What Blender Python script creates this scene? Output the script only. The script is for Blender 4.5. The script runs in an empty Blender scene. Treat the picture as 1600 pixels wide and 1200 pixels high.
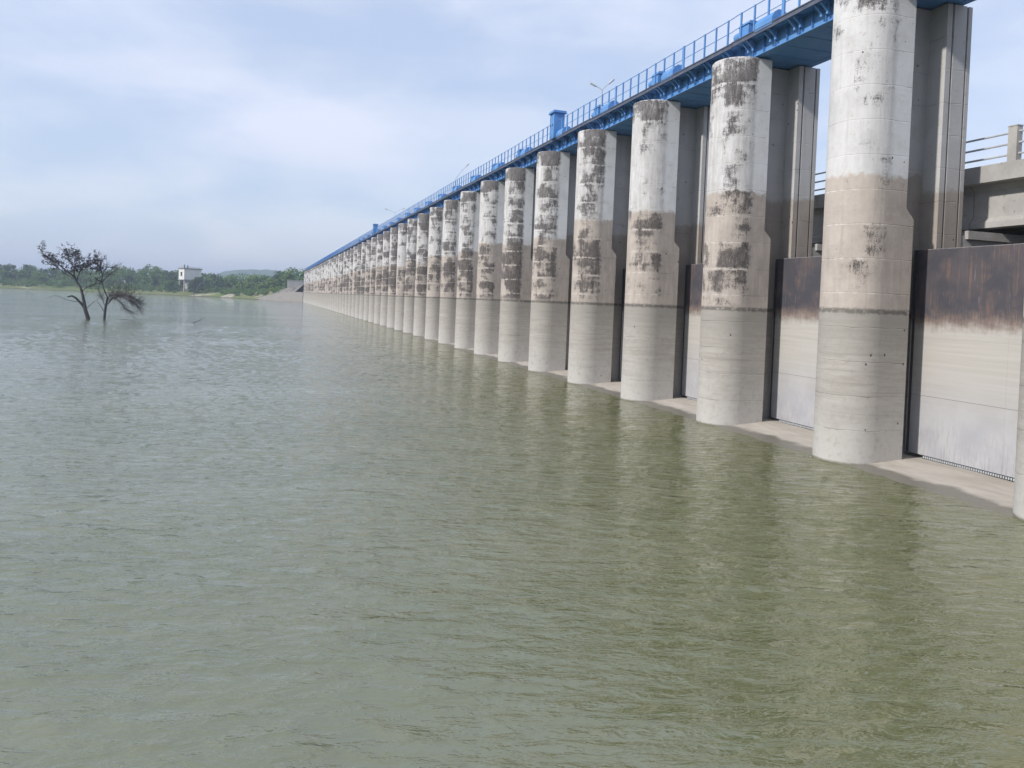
import bpy, math, random
import numpy as np
from mathutils import Vector, Matrix

random.seed(7)
R = math.radians
SC = bpy.context.scene
COL = SC.collection

# ------------------------------------------------------------------ camera
cam_d = bpy.data.cameras.new('camera')
cam = bpy.data.objects.new('camera', cam_d)
COL.objects.link(cam)
yaw, pitch, roll = R(17.7713), R(0.9548), R(2.3879)
fw = Vector((math.sin(yaw) * math.cos(pitch), math.cos(yaw) * math.cos(pitch), -math.sin(pitch)))
r0 = Vector((math.cos(yaw), -math.sin(yaw), 0))
u0 = r0.cross(fw)
rr = math.cos(roll) * r0 + math.sin(roll) * u0
uu = math.cos(roll) * u0 - math.sin(roll) * r0
m = Matrix((rr, uu, -fw)).transposed().to_4x4()
m.translation = Vector((0, 0, 6.0))
cam.matrix_world = m
cam_d.sensor_fit = 'HORIZONTAL'
cam_d.sensor_width = 36.0
cam_d.lens = 36.0 * 1200 / 1600
cam_d.shift_y = -109 / 1600
cam_d.clip_start = 0.1
cam_d.clip_end = 30000
SC.camera = cam

# ------------------------------------------------------------------ light
SUN_EL = R(33)
SUN_DIR = Vector((-0.975, -0.22, 0)).normalized() * math.cos(SUN_EL) + Vector((0, 0, math.sin(SUN_EL)))   # towards the sun
sun_d = bpy.data.lights.new('sun', 'SUN')
sun_d.energy = 2.75
sun_d.angle = R(2.5)
sun_d.color = (1.0, 0.955, 0.89)
sun = bpy.data.objects.new('sun', sun_d)
COL.objects.link(sun)
sun.rotation_euler = (-SUN_DIR).to_track_quat('-Z', 'Y').to_euler()
sun.location = (-60, 20, 90)

SC.view_settings.view_transform = 'Standard'
SC.view_settings.look = 'None'
SC.view_settings.exposure = 0.5
SC.view_settings.gamma = 1.0
SC.view_settings.use_curve_mapping = False
SC.cycles.max_bounces = 4
SC.cycles.diffuse_bounces = 2
SC.cycles.glossy_bounces = 2
SC.cycles.volume_bounces = 0
SC.cycles.transparent_max_bounces = 8
SC.cycles.sample_clamp_indirect = 6
SC.cycles.caustics_reflective = False
SC.cycles.caustics_refractive = False


# ------------------------------------------------------------------ node helper
class NT:
    def __init__(s, tree):
        s.t = tree

    def n(s, typ, ins=None, **props):
        nd = s.t.nodes.new('ShaderNode' + typ)
        for k, v in props.items():
            setattr(nd, k, v)
        if ins:
            for k, v in ins.items():
                sock = nd.inputs[k]
                if isinstance(v, bpy.types.NodeSocket):
                    s.t.links.new(v, sock)
                else:
                    sock.default_value = v
        return nd

    def m(s, op, a, b=None, c=None, clamp=False):
        ins = {0: a}
        if b is not None:
            ins[1] = b
        if c is not None:
            ins[2] = c
        return s.n('Math', ins, operation=op, use_clamp=clamp).outputs[0]

    def step(s, v, lo, hi):          # smooth 0..1 between lo and hi (lo may be > hi)
        if lo > hi:
            return s.m('SUBTRACT', 1.0, s.step(v, hi, lo))
        return s.n('MapRange', {0: v, 1: lo, 2: hi}, interpolation_type='SMOOTHSTEP').outputs[0]

    def mix(s, f, a, b, blend='MIX'):
        nd = s.t.nodes.new('ShaderNodeMix')
        nd.data_type = 'RGBA'
        nd.blend_type = blend
        for i, v in ((0, f), (6, a), (7, b)):
            if isinstance(v, bpy.types.NodeSocket):
                s.t.links.new(v, nd.inputs[i])
            else:
                if i and len(v) == 3:
                    v = (*v, 1)
                nd.inputs[i].default_value = v
        return nd.outputs[2]

    def noise(s, vec, scale, detail=4, rough=0.55, dist=0.0, out=0):
        return s.n('TexNoise', {'Vector': vec, 'Scale': scale, 'Detail': detail, 'Roughness': rough, 'Distortion': dist}).outputs[out]

    def scale(s, vec, xyz):
        return s.n('VectorMath', {0: vec, 1: xyz}, operation='MULTIPLY').outputs[0]


def new_mat(name):
    mt = bpy.data.materials.new(name)
    mt.use_nodes = True
    mt.node_tree.nodes.clear()
    return mt, NT(mt.node_tree)


def finish(nt, color, rough=0.8, bump=None, bstr=0.3, bdist=0.02, metal=0.0, spec=0.3, ior=None):
    b = nt.n('BsdfPrincipled')
    for k, v in (('Base Color', color), ('Roughness', rough), ('Metallic', metal), ('Specular IOR Level', spec)):
        if isinstance(v, bpy.types.NodeSocket):
            nt.t.links.new(v, b.inputs[k])
        else:
            if k == 'Base Color' and len(v) == 3:
                v = (*v, 1)
            b.inputs[k].default_value = v
    if ior:
        b.inputs['IOR'].default_value = ior
    if bump is not None:
        bn = nt.n('Bump', {'Height': bump, 'Strength': bstr, 'Distance': bdist})
        nt.t.links.new(bn.outputs[0], b.inputs['Normal'])
    o = nt.n('OutputMaterial')
    nt.t.links.new(b.outputs[0], o.inputs[0])
    return b


# ------------------------------------------------------------------ sky
world = bpy.data.worlds.new('World')
SC.world = world
world.use_nodes = True
world.cycles.sampling_method = 'MANUAL'
world.cycles.sample_map_resolution = 256
wt = world.node_tree
wt.nodes.clear()
W = NT(wt)
sky = W.n('TexSky', sky_type='NISHITA')
sky.sun_disc = False
sky.sun_elevation = SUN_EL
sky.sun_rotation = math.atan2(SUN_DIR.x, SUN_DIR.y)
sky.altitude = 300
sky.air_density = 1.3
sky.dust_density = 1.0
sky.ozone_density = 2.5
gv = W.n('TexCoord').outputs['Generated']
sp = W.n('SeparateXYZ', {0: gv})
zc = W.m('MAXIMUM', sp.outputs[2], 0.0)
den = W.m('ADD', zc, 0.75)
pv = W.n('CombineXYZ', {0: W.m('DIVIDE', sp.outputs[0], den), 1: W.m('DIVIDE', sp.outputs[1], den), 2: 0.0}).outputs[0]
pv = W.n('CombineXYZ', {0: W.m('DIVIDE', sp.outputs[0], den), 1: W.m('DIVIDE', sp.outputs[1], den), 2: W.m('MULTIPLY', zc, 2.6)}).outputs[0]
c1 = W.noise(pv, 3.0, 7, 0.52, 0.25)
c2 = W.noise(W.n('VectorMath', {0: pv, 1: (5.2, 1.7, 3.0)}, operation='ADD').outputs[0], 1.1, 3, 0.5)
cl = W.m('ADD', W.m('MULTIPLY', c1, 0.6), W.m('MULTIPLY', c2, 0.4))
fac = W.step(cl, 0.38, 0.62)
fac = W.m('MULTIPLY', W.m('ADD', W.m('MULTIPLY', fac, 0.42), 0.56), W.step(sp.outputs[2], -0.02, 0.2))
fac = W.m('MAXIMUM', fac, 0.72)
shade = W.noise(pv, 4.2, 6, 0.5, 0.2)
cloudc = W.mix(W.step(shade, 0.34, 0.66), (4.4, 5.2, 6.85), (5.9, 6.3, 7.5))
skyc = W.mix(1.0, sky.outputs[0], (1.15, 1.15, 1.2), 'MULTIPLY')
bg = W.n('Background', {'Color': W.mix(fac, skyc, cloudc), 'Strength': 0.10})
wo = W.n('OutputWorld')
wt.links.new(bg.outputs[0], wo.inputs[0])


# ------------------------------------------------------------------ mesh helper
class MB:
    def __init__(s):
        s.v, s.f = [], []

    def add(s, vs, fs):
        o = len(s.v)
        s.v += [tuple(p) for p in vs]
        s.f += [tuple(i + o for i in q) for q in fs]

    def box(s, x0, x1, y0, y1, z0, z1):
        s.add([(x0, y0, z0), (x1, y0, z0), (x1, y1, z0), (x0, y1, z0), (x0, y0, z1), (x1, y0, z1), (x1, y1, z1), (x0, y1, z1)],
              [(3, 2, 1, 0), (4, 5, 6, 7), (0, 1, 5, 4), (1, 2, 6, 5), (2, 3, 7, 6), (3, 0, 4, 7)])

    def prism(s, poly, z0, z1):          # plan polygon (anticlockwise), extruded in z
        n = len(poly)
        s.add([(x, y, z0) for x, y in poly] + [(x, y, z1) for x, y in poly],
              [tuple(range(n - 1, -1, -1)), tuple(range(n, 2 * n))] + [(i, (i + 1) % n, n + (i + 1) % n, n + i) for i in range(n)])

    def prism_y(s, poly, y0, y1):        # polygon in x,z extruded along y
        n = len(poly)
        s.add([(x, y0, z) for x, z in poly] + [(x, y1, z) for x, z in poly],
              [tuple(range(n)), tuple(range(2 * n - 1, n - 1, -1))] + [((i + 1) % n, i, n + i, n + (i + 1) % n) for i in range(n)])

    def tube(s, pts, rad, sides=6, cap=True):
        pts = [Vector(p) for p in pts]
        rad = rad if isinstance(rad, (list, tuple)) else [rad] * len(pts)
        o = len(s.v)
        prev = None
        for i, p in enumerate(pts):
            d = (pts[min(i + 1, len(pts) - 1)] - pts[max(i - 1, 0)]).normalized()
            a = prev if prev is not None else (Vector((0, 0, 1)) if abs(d.z) < 0.9 else Vector((1, 0, 0)))
            a = (a - d * a.dot(d))
            a = a.normalized() if a.length > 1e-6 else d.orthogonal().normalized()
            prev = a
            b = d.cross(a)
            for k in range(sides):
                t = 2 * math.pi * k / sides
                s.v.append(tuple(p + (a * math.cos(t) + b * math.sin(t)) * rad[i]))
        for i in range(len(pts) - 1):
            for k in range(sides):
                k2 = (k + 1) % sides
                s.f.append((o + i * sides + k, o + i * sides + k2, o + (i + 1) * sides + k2, o + (i + 1) * sides + k))
        if cap:
            s.f.append(tuple(o + k for k in range(sides - 1, -1, -1)))
            e = o + (len(pts) - 1) * sides
            s.f.append(tuple(e + k for k in range(sides)))

    def mesh(s, name, mat=None, smooth=False):
        me = bpy.data.meshes.new(name)
        me.from_pydata(s.v, [], s.f)
        if mat:
            me.materials.append(mat)
        if smooth:
            me.polygons.foreach_set('use_smooth', [True] * len(me.polygons))
        me.update()
        return me


def obj(name, me, parent=None, loc=(0, 0, 0), rot=None):
    o = bpy.data.objects.new(name, me)
    COL.objects.link(o)
    o.location = loc
    if rot:
        o.rotation_euler = rot
    if parent:
        o.parent = parent
    return o


def tag(o, label, cat, group=None):
    o['label'] = label
    o['category'] = cat
    if group:
        o['group'] = group
    return o


def struct(o, kind='structure'):
    o['kind'] = kind
    return o


def ordinal(n):
    w = ['zeroth', 'first', 'second', 'third', 'fourth', 'fifth', 'sixth', 'seventh', 'eighth', 'ninth', 'tenth', 'eleventh', 'twelfth']
    if n < len(w):
        return w[n]
    return '%d%s' % (n, 'th' if 10 <= n % 100 <= 20 else {1: 'st', 2: 'nd', 3: 'rd'}.get(n % 10, 'th'))


# ------------------------------------------------------------------ materials
def mat_pier(rear=False):
    mt, t = new_mat('weathered_concrete_rear' if rear else 'weathered_concrete')
    P = t.n('TexCoord').outputs['Object']
    rnd = t.n('ObjectInfo').outputs['Random']
    off = t.n('CombineXYZ', {0: t.m('MULTIPLY', rnd, 91.0), 1: t.m('MULTIPLY', rnd, 37.0), 2: t.m('MULTIPLY', rnd, 53.0)}).outputs[0]
    Q = t.n('VectorMath', {0: P, 1: off}, operation='ADD').outputs[0]
    s = t.n('SeparateXYZ', {0: P})
    x, y, z = s.outputs
    stain = t.n('Attribute', attribute_name='stain', attribute_type='OBJECT').outputs['Fac']
    n1 = t.noise(Q, 0.9, 6, 0.6)
    n2 = t.noise(Q, 4.5, 6, 0.65)
    n3 = t.noise(Q, 22, 4, 0.6)
    hs = t.noise(t.scale(Q, (0.5, 0.5, 4.0)), 1.0, 6, 0.7, 0.5)
    hs2 = t.noise(t.scale(Q, (0.2, 0.2, 16)), 1.0, 3, 0.6)
    vs = t.noise(t.scale(Q, (5, 5, 0.22)), 1.0, 5, 0.65)
    # silt-coated lower part
    low = t.mix(t.step(hs, 0.34, 0.66), (0.365, 0.335, 0.30), (0.44, 0.41, 0.375))
    low = t.mix(t.m('MULTIPLY', t.step(hs2, 0.53, 0.66), 0.5), low, (0.29, 0.27, 0.24))
    low = t.mix(t.step(t.m('ADD', z, t.m('MULTIPLY', n1, 3.0)), 5.0, 1.4), low, t.mix(n2, (0.53, 0.51, 0.485), (0.45, 0.43, 0.40)))
    low = t.mix(t.m('MULTIPLY', t.step(n2, 0.5, 0.75), 0.5), low, (0.30, 0.28, 0.25))
    # beige concrete
    mid = t.mix(t.step(n1, 0.35, 0.68), (0.515, 0.45, 0.40), (0.42, 0.365, 0.325))
    mid = t.mix(t.m('MULTIPLY', t.step(vs, 0.5, 0.72), 0.5), mid, (0.33, 0.30, 0.27))
    mid = t.mix(t.m('MULTIPLY', t.step(n2, 0.5, 0.8), 0.5), mid, (0.56, 0.52, 0.47))
    # limewash
    top = t.mix(t.step(n1, 0.38, 0.7), (0.655, 0.645, 0.645), (0.55, 0.54, 0.54))
    top = t.mix(t.m('MULTIPLY', t.step(vs, 0.52, 0.75), 0.55), top, (0.45, 0.43, 0.41))
    top = t.mix(t.m('MULTIPLY', t.step(n2, 0.58, 0.8), 0.5), top, (0.42, 0.40, 0.38))
    low = t.mix(t.m('MULTIPLY', t.step(t.m('ADD', z, t.m('MULTIPLY', n2, 1.2)), 4.2, 6.2), 0.6), low, (0.31, 0.29, 0.26))
    if not rear:
        dirt = t.m('MULTIPLY', t.step(t.noise(t.scale(Q, (3.2, 3.2, 0.5)), 1.6, 6, 0.7), 0.35, 0.65), t.m('ADD', 0.12, t.m('MULTIPLY', stain, 0.85)))
        top = t.mix(dirt, top, (0.40, 0.37, 0.35))
        mid = t.mix(t.m('MULTIPLY', dirt, 0.6), mid, (0.30, 0.265, 0.24))
        side = t.step(t.m('ADD', x, t.m('MULTIPLY', t.m('SUBTRACT', n2, 0.5), 0.4)), 0.05, 0.3)
        top = t.mix(t.m('MULTIPLY', side, 0.8), top, t.mix(t.step(n1, 0.4, 0.7), (0.80, 0.80, 0.80), (0.70, 0.69, 0.68)))
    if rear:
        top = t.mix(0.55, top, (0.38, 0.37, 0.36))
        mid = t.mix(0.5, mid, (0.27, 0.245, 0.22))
    zw = t.m('ADD', t.m('ADD', z, t.m('MULTIPLY', t.m('SUBTRACT', n1, 0.5), 0.9)), t.m('MULTIPLY', t.m('SUBTRACT', n2, 0.5), 0.7))
    zw = t.m('ADD', zw, t.m('MULTIPLY', t.m('SUBTRACT', rnd, 0.5), 1.1))
    wf = t.step(zw, 11.75, 12.0)
    wf = t.m('MULTIPLY', wf, t.m('SUBTRACT', 1.0, t.m('MULTIPLY', t.step(n2, 0.6, 0.7), 0.6)))
    col = t.mix(wf, mid, top)
    zm = t.m('ADD', z, t.m('MULTIPLY', t.m('SUBTRACT', n2, 0.5), 0.22))
    col = t.mix(t.step(zm, 6.08, 6.0), col, low)
    # lift joints with lime seeping out
    lift = t.m('ADD', t.m('DIVIDE', z, 1.36), t.m('MULTIPLY', t.m('SUBTRACT', n1, 0.5), 0.10))
    lift = t.m('ADD', lift, t.m('MULTIPLY', t.m('SUBTRACT', n2, 0.5), 0.07))
    fr = t.m('FRACT', lift)
    jd = t.m('MINIMUM', fr, t.m('SUBTRACT', 1.0, fr))
    if not rear:
        idx = t.m('FLOOR', lift)
        wn = t.n('TexWhiteNoise', {'Vector': t.n('CombineXYZ', {0: idx, 1: t.m('MULTIPLY', rnd, 77.0), 2: 3.0}).outputs[0]}, noise_dimensions='3D').outputs[0]
        on_nose = t.step(t.m('ADD', x, t.m('MULTIPLY', t.m('SUBTRACT', n2, 0.5), 0.7)), 0.32, 0.0)
        strip = t.m('MULTIPLY', t.step(y, -0.35, -0.85), on_nose)
        topz = t.step(t.m('ADD', z, t.m('MULTIPLY', n1, 2.5)), 17.8, 19.6)
        above = t.step(t.m('ADD', z, t.m('MULTIPLY', n2, 0.6)), 6.35, 6.8)
        streak = t.noise(t.scale(Q, (6, 6, 1.5)), 1.0, 7, 0.75, 0.6)
        v = t.m('ADD', t.m('MULTIPLY', t.step(t.noise(Q, 0.75, 3, 0.55), 0.3, 0.7), 0.50), t.m('MULTIPLY', wn, 0.22))
        v = t.m('ADD', v, t.m('MULTIPLY', strip, 0.22))
        v = t.m('ADD', v, t.m('MULTIPLY', topz, 0.30))
        v = t.m('ADD', v, t.m('MULTIPLY', t.m('SUBTRACT', streak, 0.5), 0.8))
        v = t.m('ADD', v, t.m('MULTIPLY', t.m('SUBTRACT', hs, 0.5), 0.5))
        v = t.m('ADD', v, t.m('MULTIPLY', t.m('SUBTRACT', n3, 0.5), 0.6))
        v = t.m('ADD', v, t.m('MULTIPLY', t.m('SUBTRACT', stain, 0.5), 0.42))
        v = t.m('ADD', v, t.m('ADD', 0.07, t.m('MULTIPLY', t.m('MULTIPLY', t.step(z, 6.8, 7.6), t.step(z, 11.5, 10.0)), t.m('MULTIPLY', stain, 0.22))))
        v = t.m('SUBTRACT', v, t.m('MULTIPLY', t.step(jd, 0.11, 0.0), t.m('MULTIPLY', t.step(n2, 0.35, 0.6), 0.42)))
        mold = t.m('MULTIPLY', t.m('MULTIPLY', t.step(v, 0.56, 0.86), on_nose), above)
        col = t.mix(t.m('MULTIPLY', mold, t.m('ADD', 0.62, t.m('MULTIPLY', t.step(t.m('ADD', t.m('MULTIPLY', n3, 0.5), t.m('MULTIPLY', streak, 0.5)), 0.36, 0.6), 0.36))), col, t.mix(n2, (0.035, 0.032, 0.034), (0.125, 0.11, 0.105)))
        eff = t.m('MULTIPLY', t.m('MULTIPLY', t.step(jd, 0.035, 0.0), t.step(n2, 0.42, 0.6)), above)
        col = t.mix(t.m('MULTIPLY', t.m('MULTIPLY', eff, on_nose), 0.75), col, (0.66, 0.63, 0.60))
    # thin dark lines at the joints
    jl = t.m('MULTIPLY', t.step(jd, 0.014, 0.0), t.step(n1, 0.5, 0.6))
    col = t.mix(t.m('MULTIPLY', jl, 0.55), col, (0.12, 0.11, 0.10))
    # tide mark
    mk = t.m('MULTIPLY', t.step(t.m('ABSOLUTE', t.m('SUBTRACT', zm, 6.09)), 0.16, 0.03), t.step(n2, 0.3, 0.5))
    col = t.mix(t.m('MULTIPLY', mk, 0.8), col, (0.10, 0.095, 0.085))
    # tie holes
    vo = t.n('TexVoronoi', {'Vector': t.scale(Q, (1.0, 1.0, 0.8)), 'Scale': 1.5, 'Randomness': 1.0})
    sel = t.m('GREATER_THAN', t.n('SeparateXYZ', {0: vo.outputs['Color']}).outputs[0], 0.25)
    hole = t.m('MULTIPLY', t.step(vo.outputs['Distance'], 0.075, 0.05), sel)
    col = t.mix(t.m('MULTIPLY', hole, 0.85), col, (0.07, 0.06, 0.055))
    # wet foot
    col = t.mix(t.step(t.m('ADD', z, t.m('MULTIPLY', t.m('SUBTRACT', n2, 0.5), 0.12)), 0.12, 0.03), col, (0.24, 0.23, 0.19))
    h = t.m('ADD', t.m('MULTIPLY', n2, 0.6), t.m('MULTIPLY', n3, 0.35))
    h = t.m('SUBTRACT', h, t.m('MULTIPLY', t.step(jd, 0.02, 0.0), 0.6))
    h = t.m('SUBTRACT', h, t.m('MULTIPLY', hole, 1.0))
    h = t.m('ADD', h, t.m('MULTIPLY', hs2, 0.25))
    finish(t, col, 0.88, h, 0.55, 0.03, spec=0.2)
    return mt


def mat_gate():
    mt, t = new_mat('gate_steel')
    P = t.n('TexCoord').outputs['Object']
    G = t.n('NewGeometry').outputs['Position']
    z = t.n('SeparateXYZ', {0: G}).outputs[2]
    n1 = t.noise(G, 0.8, 6, 0.6)
    n2 = t.noise(G, 5, 6, 0.65)
    vs = t.noise(t.scale(G, (1, 7, 0.35)), 1.0, 6, 0.7)
    vs2 = t.noise(t.scale(G, (1, 16, 1.1)), 1.0, 5, 0.7)
    hs = t.noise(t.scale(G, (1, 0.18, 7)), 1.0, 5, 0.65)
    dark = t.mix(t.step(n1, 0.35, 0.7), (0.066, 0.064, 0.076), (0.10, 0.088, 0.095))
    dark = t.mix(t.m('MULTIPLY', t.m('MULTIPLY', t.step(vs, 0.46, 0.66), t.step(n1, 0.42, 0.62)), 0.75), dark, (0.20, 0.125, 0.095))
    dark = t.mix(t.m('MULTIPLY', t.step(vs2, 0.60, 0.70), 0.45), dark, (0.30, 0.29, 0.31))
    silt = t.mix(t.step(hs, 0.35, 0.66), (0.44, 0.415, 0.38), (0.485, 0.46, 0.43))
    blue = t.mix(t.step(n1, 0.35, 0.7), (0.44, 0.435, 0.445), (0.36, 0.36, 0.385))
    silt = t.mix(t.step(t.m('ADD', z, t.m('MULTIPLY', n1, 2.2)), 5.6, 2.4), silt, blue)
    spk = t.m('MULTIPLY', t.step(vs2, 0.50, 0.66), t.step(t.m('ADD', z, t.m('MULTIPLY', n1, 2.4)), 3.6, 1.8))
    silt = t.mix(t.m('MULTIPLY', spk, 0.42), silt, (0.20, 0.16, 0.16))
    zz = t.m('ADD', z, t.m('MULTIPLY', t.m('SUBTRACT', vs, 0.5), 0.5))
    zz = t.m('ADD', zz, t.m('MULTIPLY', t.m('SUBTRACT', t.noise(t.scale(G, (1, 1.0, 1.6)), 1.7, 6, 0.65), 0.5), 0.8))
    rust = t.mix(t.step(zz, 5.72, 6.12), (0.25, 0.205, 0.18), (0.235, 0.175, 0.15))
    col = t.mix(t.step(zz, 5.40, 5.95), silt, rust)
    col = t.mix(t.step(t.m('ADD', zz, t.m('MULTIPLY', t.m('SUBTRACT', vs2, 0.5), 1.0)), 5.75, 6.45), col, dark)
    col = t.mix(t.m('MULTIPLY', t.step(t.m('ADD', z, t.m('MULTIPLY', t.m('SUBTRACT', n2, 0.5), 0.06)), 8.82, 8.86), 0.7), col, (0.35, 0.33, 0.33))
    finish(t, col, 0.75, t.m('ADD', n2, vs2), 0.25, 0.01, spec=0.3)
    return mt


def mat_plain(name, c1, c2, rough=0.8, scale=2.0, bump=0.3, bdist=0.02, c3=None, spec=0.3, stretch=(1, 1, 1)):
    mt, t = new_mat(name)
    P = t.scale(t.n('NewGeometry').outputs['Position'], stretch)
    n1 = t.noise(P, scale, 6, 0.6)
    n2 = t.noise(P, scale * 6, 5, 0.65)
    col = t.mix(t.step(n1, 0.35, 0.67), c1, c2)
    if c3:
        col = t.mix(t.m('MULTIPLY', t.step(n2, 0.56, 0.72), 0.7), col, c3)
    finish(t, col, rough, t.m('ADD', n1, n2), bump, bdist, spec=spec)
    return mt


def mat_blue():
    mt, t = new_mat('blue_paint')
    P = t.n('NewGeometry').outputs['Position']
    rnd = t.n('ObjectInfo').outputs['Random']
    n1 = t.noise(P, 1.3, 5, 0.6)
    n2 = t.noise(P, 11, 5, 0.7)
    col = t.mix(t.step(n1, 0.3, 0.7), (0.095, 0.245, 0.53), (0.14, 0.31, 0.59))
    col = t.mix(t.m('MULTIPLY', rnd, 0.35), col, (0.07, 0.24, 0.56))
    col = t.mix(t.m('MULTIPLY', t.step(n2, 0.56, 0.72), 0.6), col, (0.13, 0.16, 0.24))
    finish(t, col, 0.5, n2, 0.1, 0.005, spec=0.4)
    return mt


M_PIER = mat_pier()
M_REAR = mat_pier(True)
M_GATE = mat_gate()
M_BLUE = mat_blue()
M_GREY = mat_plain('walkway_steel', (0.075, 0.09, 0.135), (0.11, 0.125, 0.17), 0.6, 2.0, 0.1, 0.005)
M_DARK = mat_plain('dark_steel', (0.045, 0.045, 0.05), (0.07, 0.065, 0.065), 0.6, 3.0, 0.1, 0.005)
M_SEAL = mat_plain('rubber_seal', (0.03, 0.03, 0.032), (0.05, 0.05, 0.05), 0.6, 8.0)
M_GALV = mat_plain('galvanised_steel', (0.42, 0.44, 0.46), (0.5, 0.52, 0.54), 0.5, 3.0, 0.05)
M_ROAD = mat_plain('bridge_concrete', (0.46, 0.445, 0.425), (0.36, 0.345, 0.33), 0.88, 0.7, 0.4, 0.02, (0.20, 0.19, 0.175))
M_CREST = mat_plain('crest_concrete', (0.50, 0.44, 0.36), (0.40, 0.355, 0.29), 0.85, 0.8, 0.4, 0.02, (0.31, 0.27, 0.22), stretch=(2.5, 0.6, 1))
M_PITCH = mat_plain('stone_pitching', (0.24, 0.215, 0.195), (0.16, 0.145, 0.13), 0.9, 0.7, 0.8, 0.2, (0.09, 0.08, 0.07))
M_WALL = mat_plain('guide_wall_concrete', (0.33, 0.305, 0.28), (0.26, 0.24, 0.22), 0.9, 0.4, 0.4, 0.05, (0.2, 0.18, 0.16), stretch=(1, 1, 4))
M_WHITE = mat_plain('white_plaster', (0.74, 0.72, 0.70), (0.64, 0.62, 0.60), 0.85, 0.25)
M_BARK = mat_plain('dead_bark', (0.045, 0.042, 0.045), (0.075, 0.068, 0.066), 0.9, 3.0, 0.6, 0.03)
M_TWIG = mat_plain('dry_twig', (0.075, 0.062, 0.06), (0.11, 0.092, 0.085), 0.9, 3.0)
M_LEAFD = mat_plain('dark_dry_leaf', (0.035, 0.035, 0.038), (0.06, 0.055, 0.055), 0.85, 4.0)
M_WIN = mat_plain('window_dark', (0.03, 0.028, 0.028), (0.05, 0.04, 0.04), 0.35, 2.0)


def mat_crest():
    mt, t = new_mat('spillway_concrete')
    G = t.n('NewGeometry').outputs['Position']
    z = t.n('SeparateXYZ', {0: G}).outputs[2]
    n1 = t.noise(t.scale(G, (2.2, 0.5, 1)), 0.9, 6, 0.6)
    n2 = t.noise(G, 5, 6, 0.65)
    dry = t.mix(t.step(n1, 0.35, 0.67), (0.50, 0.455, 0.395), (0.41, 0.37, 0.315))
    dry = t.mix(t.m('MULTIPLY', t.step(n2, 0.56, 0.75), 0.5), dry, (0.33, 0.285, 0.23))
    n4 = t.noise(t.scale(G, (1.6, 0.9, 1)), 1.1, 6, 0.65)
    zz = t.m('ADD', z, t.m('MULTIPLY', t.m('SUBTRACT', n4, 0.5), 0.10))
    wet = t.mix(n2, (0.15, 0.14, 0.115), (0.22, 0.20, 0.165))
    col = t.mix(t.step(zz, 0.125, 0.08), dry, wet)
    rg = t.n('MapRange', {0: zz, 1: 0.10, 2: 0.14, 3: 0.35, 4: 0.85}).outputs[0]
    finish(t, col, rg, t.m('ADD', n1, n2), 0.35, 0.02, spec=0.3)
    return mt


M_CREST = mat_crest()


def mat_leaf(name, c1, c2, c3):
    mt, t = new_mat(name)
    G = t.n('NewGeometry').outputs['Position']
    n1 = t.noise(G, 0.07, 3, 0.5)
    n2 = t.noise(G, 0.5, 4, 0.6)
    col = t.mix(t.step(n1, 0.38, 0.62), c1, c2)
    col = t.mix(t.m('MULTIPLY', t.step(n2, 0.5, 0.7), 0.6), col, c3)
    finish(t, col, 0.75, spec=0.2)
    return mt


M_LEAF = mat_leaf('leaf_green', (0.085, 0.165, 0.04), (0.135, 0.215, 0.05), (0.17, 0.24, 0.06))
M_LEAF2 = mat_leaf('leaf_dark_green', (0.045, 0.085, 0.032), (0.06, 0.105, 0.035), (0.085, 0.13, 0.04))


def mat_water():
    mt, t = new_mat('lake_water')
    G = t.n('NewGeometry').outputs['Position']
    n1 = t.noise(t.scale(G, (0.35, 1, 1)), 0.16, 4, 0.6)
    col = t.mix(t.step(n1, 0.35, 0.68), (0.116, 0.124, 0.046), (0.144, 0.148, 0.066))
    Gr = t.n('VectorRotate', {'Vector': G, 'Angle': R(15)}, rotation_type='Z_AXIS').outputs[0]
    a = t.noise(t.scale(Gr, (0.52, 1.3, 1)), 2.3, 4, 0.6, 0.35)
    b = t.noise(t.scale(Gr, (0.7, 1.3, 1)), 1.0, 3, 0.55, 0.3)
    gust = t.step(t.noise(t.scale(G, (0.5, 1, 1)), 0.045, 3, 0.5), 0.35, 0.65)
    h = t.m('ADD', t.m('MULTIPLY', t.m('POWER', a, 3.2), t.m('ADD', 0.09, t.m('MULTIPLY', gust, 0.11))), t.m('MULTIPLY', t.m('POWER', b, 2.0), 0.07))
    c = t.noise(t.scale(Gr, (0.6, 1.25, 1)), 0.42, 2, 0.5, 0.2)
    h = t.m('ADD', h, t.m('MULTIPLY', c, 0.20))
    bs = finish(t, col, 0.04, None, spec=0.5, ior=2.2)
    bn = t.n('Bump', {'Height': h, 'Strength': 1.0, 'Distance': 1.0})
    t.t.links.new(bn.outputs[0], bs.inputs['Normal'])
    return mt


def mat_ground():
    mt, t = new_mat('shore_ground_cover')
    G = t.n('NewGeometry').outputs['Position']
    z = t.n('SeparateXYZ', {0: G}).outputs[2]
    n1 = t.noise(t.scale(G, (0.4, 1, 1)), 0.05, 5, 0.6)
    n2 = t.noise(G, 0.35, 5, 0.65)
    col = t.mix(t.step(n1, 0.38, 0.62), (0.12, 0.165, 0.05), (0.17, 0.19, 0.075))
    col = t.mix(t.m('MULTIPLY', t.step(n2, 0.55, 0.72), 0.7), col, (0.05, 0.085, 0.03))
    sand = t.noise(t.scale(G, (0.35, 1, 1)), 0.07, 4, 0.6)
    col = t.mix(t.m('MULTIPLY', t.step(sand, 0.56, 0.62), 0.85), col, (0.42, 0.38, 0.30))
    col = t.mix(t.step(t.m('ADD', z, t.m('MULTIPLY', n2, 0.6)), 0.75, 0.45), col, (0.11, 0.09, 0.06))
    finish(t, col, 0.95, n2, 0.5, 0.3, spec=0.1)
    return mt


M_WATER = mat_water()
M_GROUND = mat_ground()

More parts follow.
